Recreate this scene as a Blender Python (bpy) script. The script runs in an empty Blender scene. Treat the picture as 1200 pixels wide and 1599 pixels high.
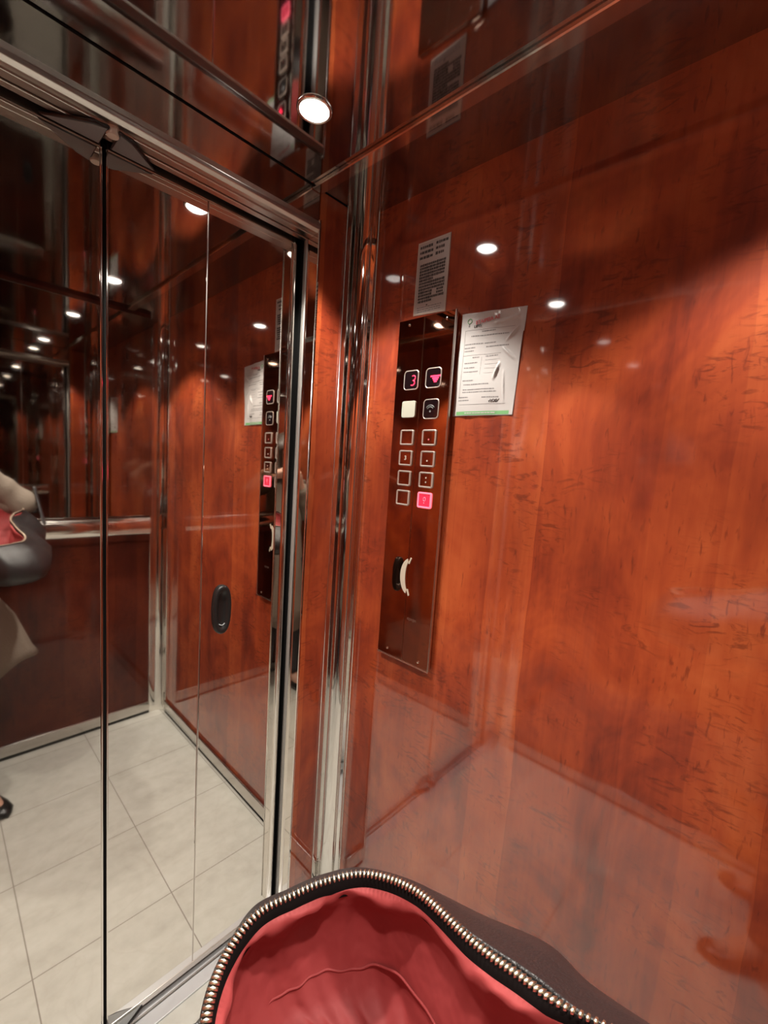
import bpy, bmesh, math, random
from mathutils import Vector, Matrix
random.seed(7)
C = bpy.context.scene.collection
U = 0.94                      # metres per survey unit (right wall is one unit from the lens)
EYE = 1.572 * U               # lens height above the floor

def M(p):                     # survey units (lens at origin) -> metres (floor at z=0)
    return Vector((p[0] * U, p[1] * U, p[2] * U + EYE))

# ------------------------------------------------------------------ camera
yaw, pit, rol, fpx = 0.823217, -0.10324, 0.066792, 684.8095
f_ = Vector((math.sin(yaw) * math.cos(pit), math.cos(yaw) * math.cos(pit), math.sin(pit)))
r_ = Vector((math.cos(yaw), -math.sin(yaw), 0)); u_ = r_.cross(f_)
rt = math.cos(rol) * r_ + math.sin(rol) * u_
up = -math.sin(rol) * r_ + math.cos(rol) * u_
cam = bpy.data.objects.new('camera', bpy.data.cameras.new('camera'))
cam.matrix_world = Matrix(((rt.x, up.x, -f_.x, 0), (rt.y, up.y, -f_.y, 0), (rt.z, up.z, -f_.z, EYE), (0, 0, 0, 1)))
cam.data.sensor_fit = 'HORIZONTAL'; cam.data.sensor_width = 36; cam.data.lens = 36 * fpx / 1200
cam.data.clip_start = 0.01
C.objects.link(cam); bpy.context.scene.camera = cam

# ------------------------------------------------------------------ world, exposure, light settings
S = bpy.context.scene
w = bpy.data.worlds.new('world'); S.world = w; w.use_nodes = True
w.node_tree.nodes['Background'].inputs[0].default_value = (0, 0, 0, 1)
S.view_settings.view_transform = 'Standard'; S.view_settings.look = 'None'
S.view_settings.exposure = 0.0; S.view_settings.gamma = 1; S.view_settings.use_curve_mapping = False
S.cycles.max_bounces = 20; S.cycles.glossy_bounces = 16; S.cycles.diffuse_bounces = 1
S.cycles.sample_clamp_indirect = 4.0; S.cycles.blur_glossy = 0.3
LAMP_W = 41.0; LAMP_COL = (1.0, 0.93, 0.84); LAMP_CONE = 104.0; LAMP_BLEND = 0.34; LENS_GLOW = 18.0
LAMP_X = (0.628, 0.0216); LAMP_Y = (0.872, -0.019)

# ------------------------------------------------------------------ materials
def new_mat(name):
    m = bpy.data.materials.new(name); m.use_nodes = True
    return m, m.node_tree, m.node_tree.nodes['Principled BSDF']

def plain(name, col, rough=0.5, metal=0.0, coat=0.0, emit=0.0, emit_col=None, bump=None, spec=None):
    m, t, b = new_mat(name)
    b.inputs['Base Color'].default_value = (*col, 1)
    b.inputs['Roughness'].default_value = rough; b.inputs['Metallic'].default_value = metal
    b.inputs['Coat Weight'].default_value = coat
    if spec is not None: b.inputs['Specular IOR Level'].default_value = spec
    if emit:
        b.inputs['Emission Color'].default_value = (*(emit_col or col), 1); b.inputs['Emission Strength'].default_value = emit
    if bump:
        sc, st, dist = bump
        tc = t.nodes.new('ShaderNodeTexCoord'); n = t.nodes.new('ShaderNodeTexNoise'); bp = t.nodes.new('ShaderNodeBump')
        n.inputs['Scale'].default_value = sc; n.inputs['Detail'].default_value = 2
        bp.inputs['Strength'].default_value = st; bp.inputs['Distance'].default_value = dist
        t.links.new(tc.outputs['Object'], n.inputs['Vector']); t.links.new(n.outputs['Fac'], bp.inputs['Height'])
        t.links.new(bp.outputs['Normal'], b.inputs['Normal'])
    return m

def N(t, kind, **kw):
    n = t.nodes.new(kind)
    for k, v in kw.items():
        if k.startswith('i_'): n.inputs[k[2:].replace('_', ' ')].default_value = v
        else: setattr(n, k, v)
    return n

def mth(t, op, a, b=None, c=None):
    n = t.nodes.new('ShaderNodeMath'); n.operation = op
    for i, v in enumerate((a, b, c)):
        if v is None: continue
        if isinstance(v, (int, float)): n.inputs[i].default_value = v
        else: t.links.new(v, n.inputs[i])
    return n.outputs[0]

def ramp(t, fac, stops):
    n = t.nodes.new('ShaderNodeValToRGB'); e = n.color_ramp.elements
    while len(e) < len(stops): e.new(0.5)
    for k, (p, c) in enumerate(stops):
        e[k].position = p; e[k].color = (*c, 1) if len(c) == 3 else c
    t.links.new(fac, n.inputs[0]); return n.outputs[0]

def mixc(t, fac, a, b, blend='MIX'):
    n = t.nodes.new('ShaderNodeMix'); n.data_type = 'RGBA'; n.blend_type = blend
    for i, v in ((0, fac), (6, a), (7, b)):
        if isinstance(v, (int, float)): n.inputs[i].default_value = v
        elif isinstance(v, tuple): n.inputs[i].default_value = (*v, 1)
        else: t.links.new(v, n.inputs[i])
    return n.outputs[2]

def wood_material(name='burl_veneer', shade=(1, 1, 1), coat_ior=2.1):
    m, t, b = new_mat(name)
    tc = N(t, 'ShaderNodeTexCoord'); sp = N(t, 'ShaderNodeSeparateXYZ'); t.links.new(tc.outputs['Object'], sp.inputs[0])
    h = mth(t, 'ADD', mth(t, 'SUBTRACT', sp.outputs[0], sp.outputs[1]), 5.0); z = sp.outputs[2]
    def vec(sh, sz, off=0.0):
        c = N(t, 'ShaderNodeCombineXYZ')
        t.links.new(mth(t, 'MULTIPLY', h, sh), c.inputs[0]); t.links.new(mth(t, 'MULTIPLY', z, sz), c.inputs[1]); c.inputs[2].default_value = off
        return c.outputs[0]
    def noise(v, scale, detail=4, rough=0.55, dist=0.0):
        n = N(t, 'ShaderNodeTexNoise'); n.inputs['Scale'].default_value = scale; n.inputs['Detail'].default_value = detail
        n.inputs['Roughness'].default_value = rough; n.inputs['Distortion'].default_value = dist
        t.links.new(v, n.inputs['Vector']); return n.outputs['Fac']
    # veneer leaves laid side by side, each a slightly different tone
    lw = mth(t, 'ADD', mth(t, 'MULTIPLY', h, 9.2), mth(t, 'MULTIPLY', noise(vec(1, 2.2, 3), 1.6, 2), 0.22))
    idn = N(t, 'ShaderNodeTexWhiteNoise', noise_dimensions='1D'); t.links.new(mth(t, 'FLOOR', lw), idn.inputs['W'])
    leaf = idn.outputs['Value']
    cloud = noise(vec(2.4, 1.5, 1), 2.3, 4, 0.6, 0.6)
    streak = noise(vec(26, 1.6, 2), 2.0, 5, 0.6, 0.8)
    tone = mth(t, 'ADD', mth(t, 'MULTIPLY', cloud, 0.66), mth(t, 'ADD', mth(t, 'MULTIPLY', streak, 0.15), mth(t, 'MULTIPLY', leaf, 0.19)))
    col = ramp(t, tone, [(0.32, (0.135, 0.018, 0.008)), (0.42, (0.24, 0.034, 0.011)), (0.52, (0.34, 0.056, 0.015)), (0.66, (0.45, 0.096, 0.026))])
    # burl clusters: ripples running across the leaf, only in patches
    patch = ramp(t, noise(vec(3.2, 2.6, 7), 2.2, 2, 0.5), [(0.46, (0, 0, 0)), (0.58, (1, 1, 1))])
    rip = noise(vec(8, 22, 4), 2.2, 4, 0.55, 2.0)
    ripm = ramp(t, rip, [(0.33, (1, 1, 1)), (0.48, (0, 0, 0))])
    col = mixc(t, mth(t, 'MULTIPLY', mth(t, 'MULTIPLY', patch, ripm), 0.55), col, (0.075, 0.009, 0.004))
    # small dark flecks along the grain
    fl = ramp(t, noise(vec(60, 13, 9), 2.0, 3, 0.5, 0.5), [(0.28, (1, 1, 1)), (0.39, (0, 0, 0))])
    fpatch = ramp(t, noise(vec(5, 3, 12), 2.0, 2), [(0.40, (0, 0, 0)), (0.52, (1, 1, 1))])
    col = mixc(t, mth(t, 'MULTIPLY', mth(t, 'MULTIPLY', fl, fpatch), 0.6), col, (0.11, 0.014, 0.006))
    # faint seam between veneer leaves
    fr = mth(t, 'FRACT', lw)
    seam = mth(t, 'LESS_THAN', fr, 0.012)
    col = mixc(t, mth(t, 'MULTIPLY', seam, 0.25), col, (0.2, 0.03, 0.01))
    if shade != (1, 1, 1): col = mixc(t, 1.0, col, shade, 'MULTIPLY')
    t.links.new(col, b.inputs['Base Color'])
    b.inputs['Roughness'].default_value = 0.55; b.inputs['Specular IOR Level'].default_value = 0.2
    b.inputs['Coat Weight'].default_value = 1.0; b.inputs['Coat IOR'].default_value = coat_ior; b.inputs['Coat Roughness'].default_value = 0.05
    return m

def tile_material():
    m, t, b = new_mat('floor_tile')
    tc = N(t, 'ShaderNodeTexCoord'); sp = N(t, 'ShaderNodeSeparateXYZ'); t.links.new(tc.outputs['Object'], sp.inputs[0])
    def line(o, off, pitch):
        q = mth(t, 'FRACT', mth(t, 'DIVIDE', mth(t, 'SUBTRACT', o, off), pitch))
        d = mth(t, 'MULTIPLY', mth(t, 'ABSOLUTE', mth(t, 'SUBTRACT', q, 0.5)), pitch)   # pitch/2 at a joint
        return mth(t, 'GREATER_THAN', d, pitch / 2 - 0.0016)
    g = mth(t, 'MAXIMUM', line(sp.outputs[0], 0.190 * U, 0.395 * U), line(sp.outputs[1], 0.06 * U, 0.3965 * U))
    def noise(sx, sy, scale, detail, dist=0.0):
        mp = N(t, 'ShaderNodeMapping'); mp.inputs['Scale'].default_value = (sx, sy, 1); t.links.new(tc.outputs['Object'], mp.inputs[0])
        n = N(t, 'ShaderNodeTexNoise'); n.inputs['Scale'].default_value = scale; n.inputs['Detail'].default_value = detail
        n.inputs['Distortion'].default_value = dist; t.links.new(mp.outputs[0], n.inputs['Vector']); return n.outputs['Fac']
    v = mth(t, 'ADD', mth(t, 'MULTIPLY', noise(1, 4, 3, 5, 0.6), 0.6), mth(t, 'MULTIPLY', noise(1, 1, 26, 4), 0.4))
    col = ramp(t, v, [(0.3, (0.45, 0.445, 0.40)), (0.5, (0.53, 0.53, 0.48)), (0.7, (0.585, 0.59, 0.545))])
    vein = ramp(t, noise(1, 1, 4.5, 6, 1.4), [(0.44, (0, 0, 0)), (0.475, (1, 1, 1)), (0.51, (0, 0, 0))])
    col = mixc(t, mth(t, 'MULTIPLY', vein, 0.12), col, (0.38, 0.34, 0.28))
    col = mixc(t, mth(t, 'MULTIPLY', g, 0.85), col, (0.22, 0.20, 0.17))
    t.links.new(col, b.inputs['Base Color']); b.inputs['Roughness'].default_value = 0.42
    return m

def mirror_steel(name, col, rough, scale, strength):
    return plain(name, col, rough, 1.0, bump=(scale, strength, 0.01))

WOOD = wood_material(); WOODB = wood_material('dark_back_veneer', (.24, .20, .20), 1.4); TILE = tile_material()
DOORM = mirror_steel('mirror_steel', (0.80, 0.77, 0.73), 0.028, 5.0, 0.006)
CEILM = mirror_steel('ceiling_steel', (0.41, 0.41, 0.42), 0.05, 3.0, 0.012)
POSTM = mirror_steel('post_steel', (0.74, 0.72, 0.69), 0.06, 9.0, 0.008)
CHROME = plain('chrome', (0.83, 0.80, 0.76), 0.10, 1.0)
GREYBAR = plain('grey_bar', (0.30, 0.29, 0.27), 0.32, 0.35)
STRIP = plain('strip_steel', (0.70, 0.66, 0.62), 0.09, 1.0)
KICK = plain('kick_steel', (0.60, 0.57, 0.54), 0.16, 1.0)
SATIN = plain('satin_steel', (0.56, 0.52, 0.48), 0.28, 1.0)
ALU = plain('sill_aluminium', (0.62, 0.64, 0.65), 0.36, 0.35, bump=(300, 0.05, 0.002))
BACKM = plain('glass_mirror', (0.44, 0.42, 0.40), 0.02, 1.0)
BLACK = plain('black_plastic', (0.012, 0.012, 0.012), 0.35)
RUBBER = plain('black_rubber', (0.006, 0.006, 0.006), 0.8, spec=0.1)
GREYP = plain('grey_plastic', (0.20, 0.21, 0.21), 0.42)
BRONZE = plain('bronze_mirror', (0.50, 0.33, 0.25), 0.035, 1.0, bump=(6, 0.01, 0.01))
BRIGHT = plain('bright_edge', (0.92, 0.88, 0.82), 0.16, 1.0)
DARKGLASS = plain('dark_display_glass', (0.008, 0.004, 0.005), 0.08, coat=1.0)
REDLED = plain('red_led', (0.9, 0.02, 0.08), 0.4, emit=3.2, emit_col=(1.0, 0.03, 0.07))
PINKLED = plain('pink_button_glow', (0.9, 0.1, 0.2), 0.4, emit=1.5, emit_col=(1.0, 0.16, 0.20))
REDFACE = plain('red_button_face', (0.6, 0.03, 0.07), 0.35, emit=0.35, emit_col=(1.0, 0.03, 0.09))
LENS = plain('lamp_lens', (1, 1, 1), 0.4, emit=LENS_GLOW, emit_col=(1.0, 0.95, 0.88))
PAPER = plain('white_paper', (0.56, 0.545, 0.53), 0.38, coat=0.25, bump=(60, 0.15, 0.002))
INK = plain('grey_ink', (0.20, 0.19, 0.19), 0.7)
DINK = plain('dark_ink', (0.06, 0.055, 0.05), 0.7)
REDINK = plain('red_ink', (0.62, 0.14, 0.15), 0.7)
GREENINK = plain('green_ink', (0.17, 0.42, 0.17), 0.7)
PHONEM = plain('beige_mark', (0.50, 0.43, 0.34), 0.5)
PLATE = plain('plate_silver', (0.52, 0.49, 0.46), 0.38, 0.55)
CREAM = plain('cream_mark', (0.66, 0.60, 0.50), 0.4)
BTN = plain('button_frame_silver', (0.62, 0.56, 0.50), 0.3, 0.5, coat=0.5)
PALEGREEN = plain('pale_button', (0.52, 0.53, 0.44), 0.3, coat=0.5)
LEATHER = plain('brown_leather', (0.017, 0.016, 0.017), 0.36, bump=(420, 0.35, 0.003), spec=0.6)
LINING = plain('red_lining', (0.29, 0.034, 0.034), 0.7, bump=(38, 0.25, 0.012))
TAPE = plain('zipper_tape', (0.007, 0.005, 0.005), 0.9, spec=0.05)
BRASS = plain('zipper_brass', (0.90, 0.84, 0.66), 0.3, 1.0)
SKIN = plain('skin', (0.56, 0.33, 0.24), 0.5)
HAIR = plain('dark_hair', (0.035, 0.020, 0.013), 0.45)
COAT = plain('beige_wool', (0.20, 0.165, 0.13), 0.85, bump=(160, 0.4, 0.004))
CLOTH = plain('dark_cloth', (0.02, 0.02, 0.022), 0.8)
SHOE = plain('black_shoe', (0.010, 0.010, 0.010), 0.3)

# ------------------------------------------------------------------ builders
def wloc(o):
    v = Vector((0, 0, 0))
    while o: v += o.location; o = o.parent
    return v

def obj(name, bm, mat, parent=None, smooth=False, auto=None):
    if parent: bmesh.ops.translate(bm, verts=bm.verts, vec=-wloc(parent))
    me = bpy.data.meshes.new(name); bm.to_mesh(me); bm.free()
    me.materials.append(mat)
    for p in me.polygons: p.use_smooth = smooth
    o = bpy.data.objects.new(name, me); C.objects.link(o)
    if parent: o.parent = parent
    if auto: me.set_sharp_from_angle(angle=math.radians(auto))
    return o

def thing(name, label, cat, loc, group=None):
    o = bpy.data.objects.new(name, None); C.objects.link(o); o.location = loc; o.empty_display_size = 0.05
    o['label'] = label; o['category'] = cat
    if group: o['group'] = group
    return o

def tag(o, label, cat, group=None):
    o['label'] = label; o['category'] = cat
    if group: o['group'] = group
    return o

def struct(name, bm, mat, smooth=False, auto=None, parent=None):
    o = obj(name, bm, mat, parent, smooth, auto)
    if not parent: o['kind'] = 'structure'
    return o

def box(a, b, bev=0.0, bm=None, seg=2, meters=False):
    """box between two opposite corners (survey units); bev in metres"""
    q = bmesh.new()
    A = Vector(a) if meters else M(a); B = Vector(b) if meters else M(b)
    lo = Vector((min(A[i], B[i]) for i in range(3))); hi = Vector((max(A[i], B[i]) for i in range(3)))
    bmesh.ops.create_cube(q, size=1)
    for v in q.verts: v.co = Vector((lo[i] + (v.co[i] + .5) * (hi[i] - lo[i]) for i in range(3)))
    if bev: bmesh.ops.bevel(q, geom=q.edges[:], offset=bev, segments=seg, profile=0.5, affect='EDGES')
    if bm is None: return q
    me = bpy.data.meshes.new('t'); q.to_mesh(me); q.free(); bm.from_mesh(me); bpy.data.meshes.remove(me)
    return bm

def prism(pts, e0, e1, bev=0.0):
    """closed polygon pts (metres, 3-D) pushed from offset e0 to e1"""
    bm = bmesh.new(); e0 = Vector(e0); e1 = Vector(e1)
    a = [bm.verts.new(Vector(p) + e0) for p in pts]; b = [bm.verts.new(Vector(p) + e1) for p in pts]
    n = len(pts)
    bm.faces.new(a); bm.faces.new(b[::-1])
    for i in range(n): bm.faces.new((a[i], b[i], b[(i + 1) % n], a[(i + 1) % n]))
    bmesh.ops.recalc_face_normals(bm, faces=bm.faces)
    if bev: bmesh.ops.bevel(bm, geom=bm.edges[:], offset=bev, segments=2, profile=.5, affect='EDGES')
    return bm

def ribbon(path, z0, z1, thick, nrm_sign=1):
    """vertical strip following a plan path (survey x,y), with thickness (metres)"""
    P = [Vector((x * U, y * U)) for x, y in path]; n = len(P); off = []
    for i in range(n):
        d = (P[min(i + 1, n - 1)] - P[max(i - 1, 0)]).normalized()
        off.append(Vector((d.y, -d.x)) * thick * nrm_sign)
    Z0 = z0 * U + EYE; Z1 = z1 * U + EYE
    bm = bmesh.new(); R = []
    for i in range(n):
        f, k = P[i], P[i] - off[i]
        R.append([bm.verts.new((f.x, f.y, Z0)), bm.verts.new((f.x, f.y, Z1)), bm.verts.new((k.x, k.y, Z1)), bm.verts.new((k.x, k.y, Z0))])
    for i in range(n - 1):
        for j in range(4): bm.faces.new((R[i][j], R[i + 1][j], R[i + 1][(j + 1) % 4], R[i][(j + 1) % 4]))
    bm.faces.new(R[0]); bm.faces.new(R[-1][::-1])
    bmesh.ops.recalc_face_normals(bm, faces=bm.faces)
    return bm

def tube(path, rad, seg=12, closed=False, flat=None):
    bm = bmesh.new(); n = len(path); P = [Vector(p) for p in path]; rings = []
    up0 = Vector((0, 0, 1))
    for i in range(n):
        d = (P[(i + 1) % n if closed else min(i + 1, n - 1)] - P[(i - 1) % n if closed else max(i - 1, 0)]).normalized()
        s = d.cross(up0)
        if s.length < 1e-3: s = d.cross(Vector((0, 1, 0)))
        s.normalize(); t2 = s.cross(d); r = rad[i] if isinstance(rad, (list, tuple)) else rad
        fl = flat or 1.0
        rings.append([bm.verts.new(P[i] + s * math.cos(a) * r + t2 * math.sin(a) * r * fl) for a in [2 * math.pi * k / seg for k in range(seg)]])
    m = n if closed else n - 1
    for i in range(m):
        A, B = rings[i], rings[(i + 1) % n]
        for k in range(seg): bm.faces.new((A[k], A[(k + 1) % seg], B[(k + 1) % seg], B[k]))
    if not closed: bm.faces.new(rings[0][::-1]); bm.faces.new(rings[-1])
    bmesh.ops.recalc_face_normals(bm, faces=bm.faces)
    return bm

def loft(rings, cap0=False, cap1=False, closed=True):
    bm = bmesh.new(); V = [[bm.verts.new(p) for p in r] for r in rings]; n = len(V[0])
    for A, B in zip(V, V[1:]):
        for k in range(n if closed else n - 1): bm.faces.new((A[k], A[(k + 1) % n], B[(k + 1) % n], B[k]))
    if cap0: bm.faces.new(V[0][::-1])
    if cap1: bm.faces.new(V[-1])
    bmesh.ops.recalc_face_normals(bm, faces=bm.faces)
    return bm

def catmull(pts, n, closed=True):
    P = [Vector(p) for p in pts]; m = len(P); out = []
    segs = m if closed else m - 1
    for k in range(n):
        u = k / (n if closed else n - 1) * segs; i = min(int(u), segs - 1); f = u - i
        g = (lambda j: P[j % m]) if closed else (lambda j: P[max(0, min(m - 1, j))])
        a, b, c, d = g(i - 1), g(i), g(i + 1), g(i + 2)
        out.append(0.5 * ((2 * b) + (c - a) * f + (2 * a - 5 * b + 4 * c - d) * f * f + (3 * b - a - 3 * c + d) * f ** 3))
    return out

def disc(center, nrm, r, depth, seg=32, bev=0.0, sx=1.0):
    bm = bmesh.new()
    bmesh.ops.create_cone(bm, cap_ends=True, segments=seg, radius1=r, radius2=r, depth=depth)
    for v in bm.verts: v.co.x *= sx
    if bev:
        es = [e for e in bm.edges if abs(e.verts[0].co.z - e.verts[1].co.z) < 1e-6]
        bmesh.ops.bevel(bm, geom=es, offset=bev, segments=2, profile=.5, affect='EDGES')
    q = Vector((0, 0, 1)).rotation_difference(Vector(nrm))
    bmesh.ops.transform(bm, matrix=Matrix.Translation(Vector(center)) @ q.to_matrix().to_4x4(), verts=bm.verts)
    return bm

def smoothstep(a, b, x):
    t = max(0, min(1, (x - a) / (b - a))); return t * t * (3 - 2 * t)

# ------------------------------------------------------------------ shell
XR, XL, YF, YD, YB, ZC, ZF = 1.0, -0.311, 1.087, 1.167, -0.41, 0.772, -1.572
T = 0.05
struct('floor', box((XL - T, YB - T, ZF - T), (XR + T, YD + .02, ZF)), TILE)
struct('ceiling', box((XL - T, YB - T, ZC), (XR + T, YF + T, ZC + .04)), CEILM)
struct('wall_right', box((XR, YB - T, ZF), (XR + T, YF + T, ZC)), WOOD)
struct('wall_left', box((XL - T, YB - T, ZF), (XL, YF + T, ZC)), WOOD)
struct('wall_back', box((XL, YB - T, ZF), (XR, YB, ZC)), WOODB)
JR, JL = 0.815, -0.205                      # door jambs
struct('wall_front_right', box((JR + .005, YF, ZF), (XR, YF + T, ZC)), WOOD)
struct('wall_front_left', box((XL, YF, ZF), (JL - .005, YF + T, ZC)), WOOD)

# corner posts of folded mirror steel
def arc(cx, cy, r, a0, a1, n=10):
    return [(cx + r * math.cos(math.radians(a0 + (a1 - a0) * i / n)), cy + r * math.sin(math.radians(a0 + (a1 - a0) * i / n))) for i in range(n + 1)]
fr_path = [(.919, YF - .004), (.944, YF - .005)] + arc(.950, 1.043, .040, 90, 0) + [(.9945, 1.036), (.9955, 1.022)]
struct('trim_1', ribbon(fr_path, ZF, ZC, 0.004), POSTM, True, 35)
def mirror_path(p, fx=None, fy=None):
    q = [((XR + XL - x) if fx else x, (YF + YB - y) if fy else y) for x, y in p]
    return q
struct('trim_2', ribbon(mirror_path(fr_path, fx=True), ZF, ZC, 0.004, -1), POSTM, True, 35)
struct('trim_3', ribbon(mirror_path(fr_path, fy=True), ZF, ZC, 0.004, -1), POSTM, True, 35)
struct('trim_4', ribbon(mirror_path(fr_path, fx=True, fy=True), ZF, ZC, 0.004), POSTM, True, 35)

bead_paths = [[(.9185, YF - .0045), (.9210, YF - .0060)], [(.9950, 1.0235), (.9935, 1.0210)]]
n_ = 20
for fx, fy in ((0, 0), (1, 0), (0, 1), (1, 1)):
    for bp in bead_paths:
        (x, y), _ = mirror_path(bp, fx, fy); n_ += 1
        struct('trim_%d' % n_, tube([M((x, y, ZF)), M((x, y, ZC))], .0015, 8), BRIGHT, True)
for x in (JR - .001, JL + .001):
    n_ += 1; struct('trim_%d' % n_, tube([M((x, YF - .0065, ZF)), M((x, YF - .0065, .683))], .0016, 8), BRIGHT, True)

# kick strips
BH, BD, BG = ZF + .076, .014, ZF + .017
for nm, a, b in (('right', (XR - BD, YB + .06), (XR, YF - .066)), ('left', (XL, YB + .06), (XL + BD, YF - .066)),
                 ('back', (XL + .08, YB), (XR - .08, YB + BD)), ('front', (JR + .01, YF - BD), (.917, YF))):
    k = struct('baseboard_' + nm, box((a[0], a[1], BG), (b[0], b[1], BH), .004, seg=3), KICK, True, 50)
    q = .6
    lo_a = (a[0] + (BD - BD * q if nm == 'right' else 0), a[1] + (BD - BD * q if nm == 'front' else 0)); lo_b = (b[0] - (BD - BD * q if nm == 'left' else 0), b[1] - (BD - BD * q if nm == 'back' else 0))
    obj('dark_reflection_strip', box((lo_a[0], lo_a[1], ZF), (lo_b[0], lo_b[1], BG)), RUBBER, k)  # added black strip, stands in for the dark reflection along the kick strip's foot

# jambs: steel cheek, round stop bar, black rubber seal
for s, jx, nm in ((1, JR, 5), (-1, JL, 8)):
    t1 = struct('trim_%d' % nm, box((jx, YF - .006, ZF), (jx + s * .006, 1.134, .69), .0012), DOORM)
    struct('trim_%d' % (nm + 1), box((jx - s * .004, 1.134, ZF), (jx + s * .03, 1.150, .66), .005, seg=3), GREYBAR, True, 40)
    struct('trim_%d' % (nm + 2), box((jx - s * .002, 1.150, ZF), (jx + s * .03, 1.20, .66)), RUBBER)

# header above the doors
struct('wall_front_top', box((JL, YF, .683), (JR, YF + T, ZC)), DOORM)
lip = [(YF - .006, .683), (YF + .02, .683), (YF + .02, .654), (YF + .002, .654), (YF - .008, .660), (YF - .010, .668)]
struct('trim_11', prism([M((JL, y, z)) for y, z in lip], (0, 0, 0), ((JR - JL) * U, 0, 0), .0012), SATIN)
struct('trim_12', box((JL, 1.104, .650), (JR, 1.129, .690), .002), SATIN)
struct('trim_13', box((JL, 1.132, .648), (JR, 1.152, .690), .002), SATIN)
struct('trim_14', box((JL, YF + .02, .668), (JR, YD + .06, .690)), RUBBER)
struct('wall_front_shaft', box((JL - .06, YD + .045, ZF), (JR + .06, YD + .06, .69)), RUBBER)   # dark shaft side behind the doors

# ceiling trims, running front to back under the mirror ceiling
struct('trim_15', box((.787, YB + .01, .760), (.823, YF - .001, ZC), .0022, seg=1), STRIP)
struct('trim_16', box((XR + XL - .787, YB + .01, .757), (XR + XL - .823, YF - .001, ZC), .0022, seg=1), STRIP)
struct('trim_17', box((JL, YF - .0022, ZC - .0022), (.919, YF, ZC)), RUBBER)      # dark joint where ceiling meets header

# threshold
sill = thing('door_sill', 'ribbed aluminium threshold along the foot of the mirrored lift doors', 'door sill', M((.3, 1.13, ZF)))
obj('sill_plate', box((JL - .01, 1.108, ZF - .004), (JR + .005, 1.147, ZF + .006), .001), ALU, sill)
obj('sill_groove', box((JL - .01, 1.147, ZF - .004), (JR + .005, 1.156, ZF + .001)), SATIN, sill)
obj('sill_plate', box((JL - .01, 1.156, ZF - .004), (JR + .005, 1.20, ZF + .006), .001), ALU, sill)

# ------------------------------------------------------------------ folding doors
AL, BE = .0055, -.0055
def ydoor(x, z): return YD + BE * (x - .6) + AL * z
def leaf(x0, x1, z0, z1, y_in=0.0, thick=.022, bev=.0015):
    bm = bmesh.new(); vs = []
    for dy in (y_in, thick):
        for x, z in ((x0, z0), (x1, z0), (x1, z1), (x0, z1)):
            vs.append(bm.verts.new(M((x, ydoor(x, z) + dy, z))))
    for f in ((0, 1, 2, 3), (7, 6, 5, 4), (0, 4, 5, 1), (1, 5, 6, 2), (2, 6, 7, 3), (3, 7, 4, 0)): bm.faces.new([vs[i] for i in f])
    bmesh.ops.recalc_face_normals(bm, faces=bm.faces)
    if bev: bmesh.ops.bevel(bm, geom=bm.edges[:], offset=bev, segments=2, profile=.5, affect='EDGES')
    return bm
ZB, ZT = -1.528, .652
def door(name, x0, xm, x1, handle_x=None, flip=False):
    d = bpy.data.objects.new(name, None); C.objects.link(d); d.location = M(((x0 + x1) / 2, YD, ZF)); d['kind'] = 'structure'
    obj('door_panel', leaf(x0, xm - .0012, ZB, ZT - .012), DOORM, d)
    obj('door_panel', leaf(xm + .0012, x1, ZB, ZT - .012), DOORM, d)
    obj('hinge_strip', leaf(xm - .0012, xm + .0012, ZB, ZT - .012, .001, .02, 0), SATIN, d)
    obj('top_rail', leaf(x0, x1, ZT - .012, ZT + .012, -.001), SATIN, d)
    obj('bottom_rail', leaf(x0, x1, ZB - .018, ZB, -.001), SATIN, d)
    oa, ob = (x1, x1 + .018) if not flip else (x0 - .018, x0)
    obj('edge_profile', leaf(oa, ob, ZB - .018, ZT + .012, -.008, .022, .005), CHROME, d, True, 40)
    return d
d1 = door('door_1', .3055, .532, .785)
d2 = door('door_2', -.185, .058, .2945, flip=True)
# meeting edges: bright bead each side of a dark rubber gap
obj('meeting_bead', leaf(.3035, .3075, ZB, ZT - .012, -.004, .02, .001), CHROME, d1)
obj('meeting_bead', leaf(.2925, .2965, ZB, ZT - .012, -.004, .02, .001), CHROME, d2)
obj('rubber_seal', leaf(.2966, .3034, ZB - .015, ZT, .002, .02, 0), RUBBER, d1)
# recessed black pull
hc = M((.594, ydoor(.594, -.44), -.44))
def oval(rx, rz, n=40, pw=2.5):
    out = []
    for k in range(n):
        a = 2 * math.pi * k / n; c, s = math.cos(a), math.sin(a)
        out.append((rx * math.copysign(abs(c) ** (2 / pw), c), rz * math.copysign(abs(s) ** (2 / pw), s)))
    return out
def ovring(rx, rz, dy): return [hc + Vector((x, dy, z)) for x, z in oval(rx, rz)]
bm = loft([ovring(.0255, .0675, .001), ovring(.0252, .067, -.007), ovring(.0225, .063, -.0105), ovring(.0170, .054, -.0095), ovring(.0125, .047, -.0045), ovring(.0105, .043, -.002), ovring(.004, .03, -.0015)], cap1=True)
hd = obj('pull_handle', bm, BLACK, d1, True)
obj('finger_lip', tube([hc + Vector((-.008 + .016 * i / 8, -.0050 - .002 * math.sin(math.pi * i / 8), -.0395 - .004 * math.sin(math.pi * i / 8))) for i in range(9)], .0017), GREYP, hd, True)
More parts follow.
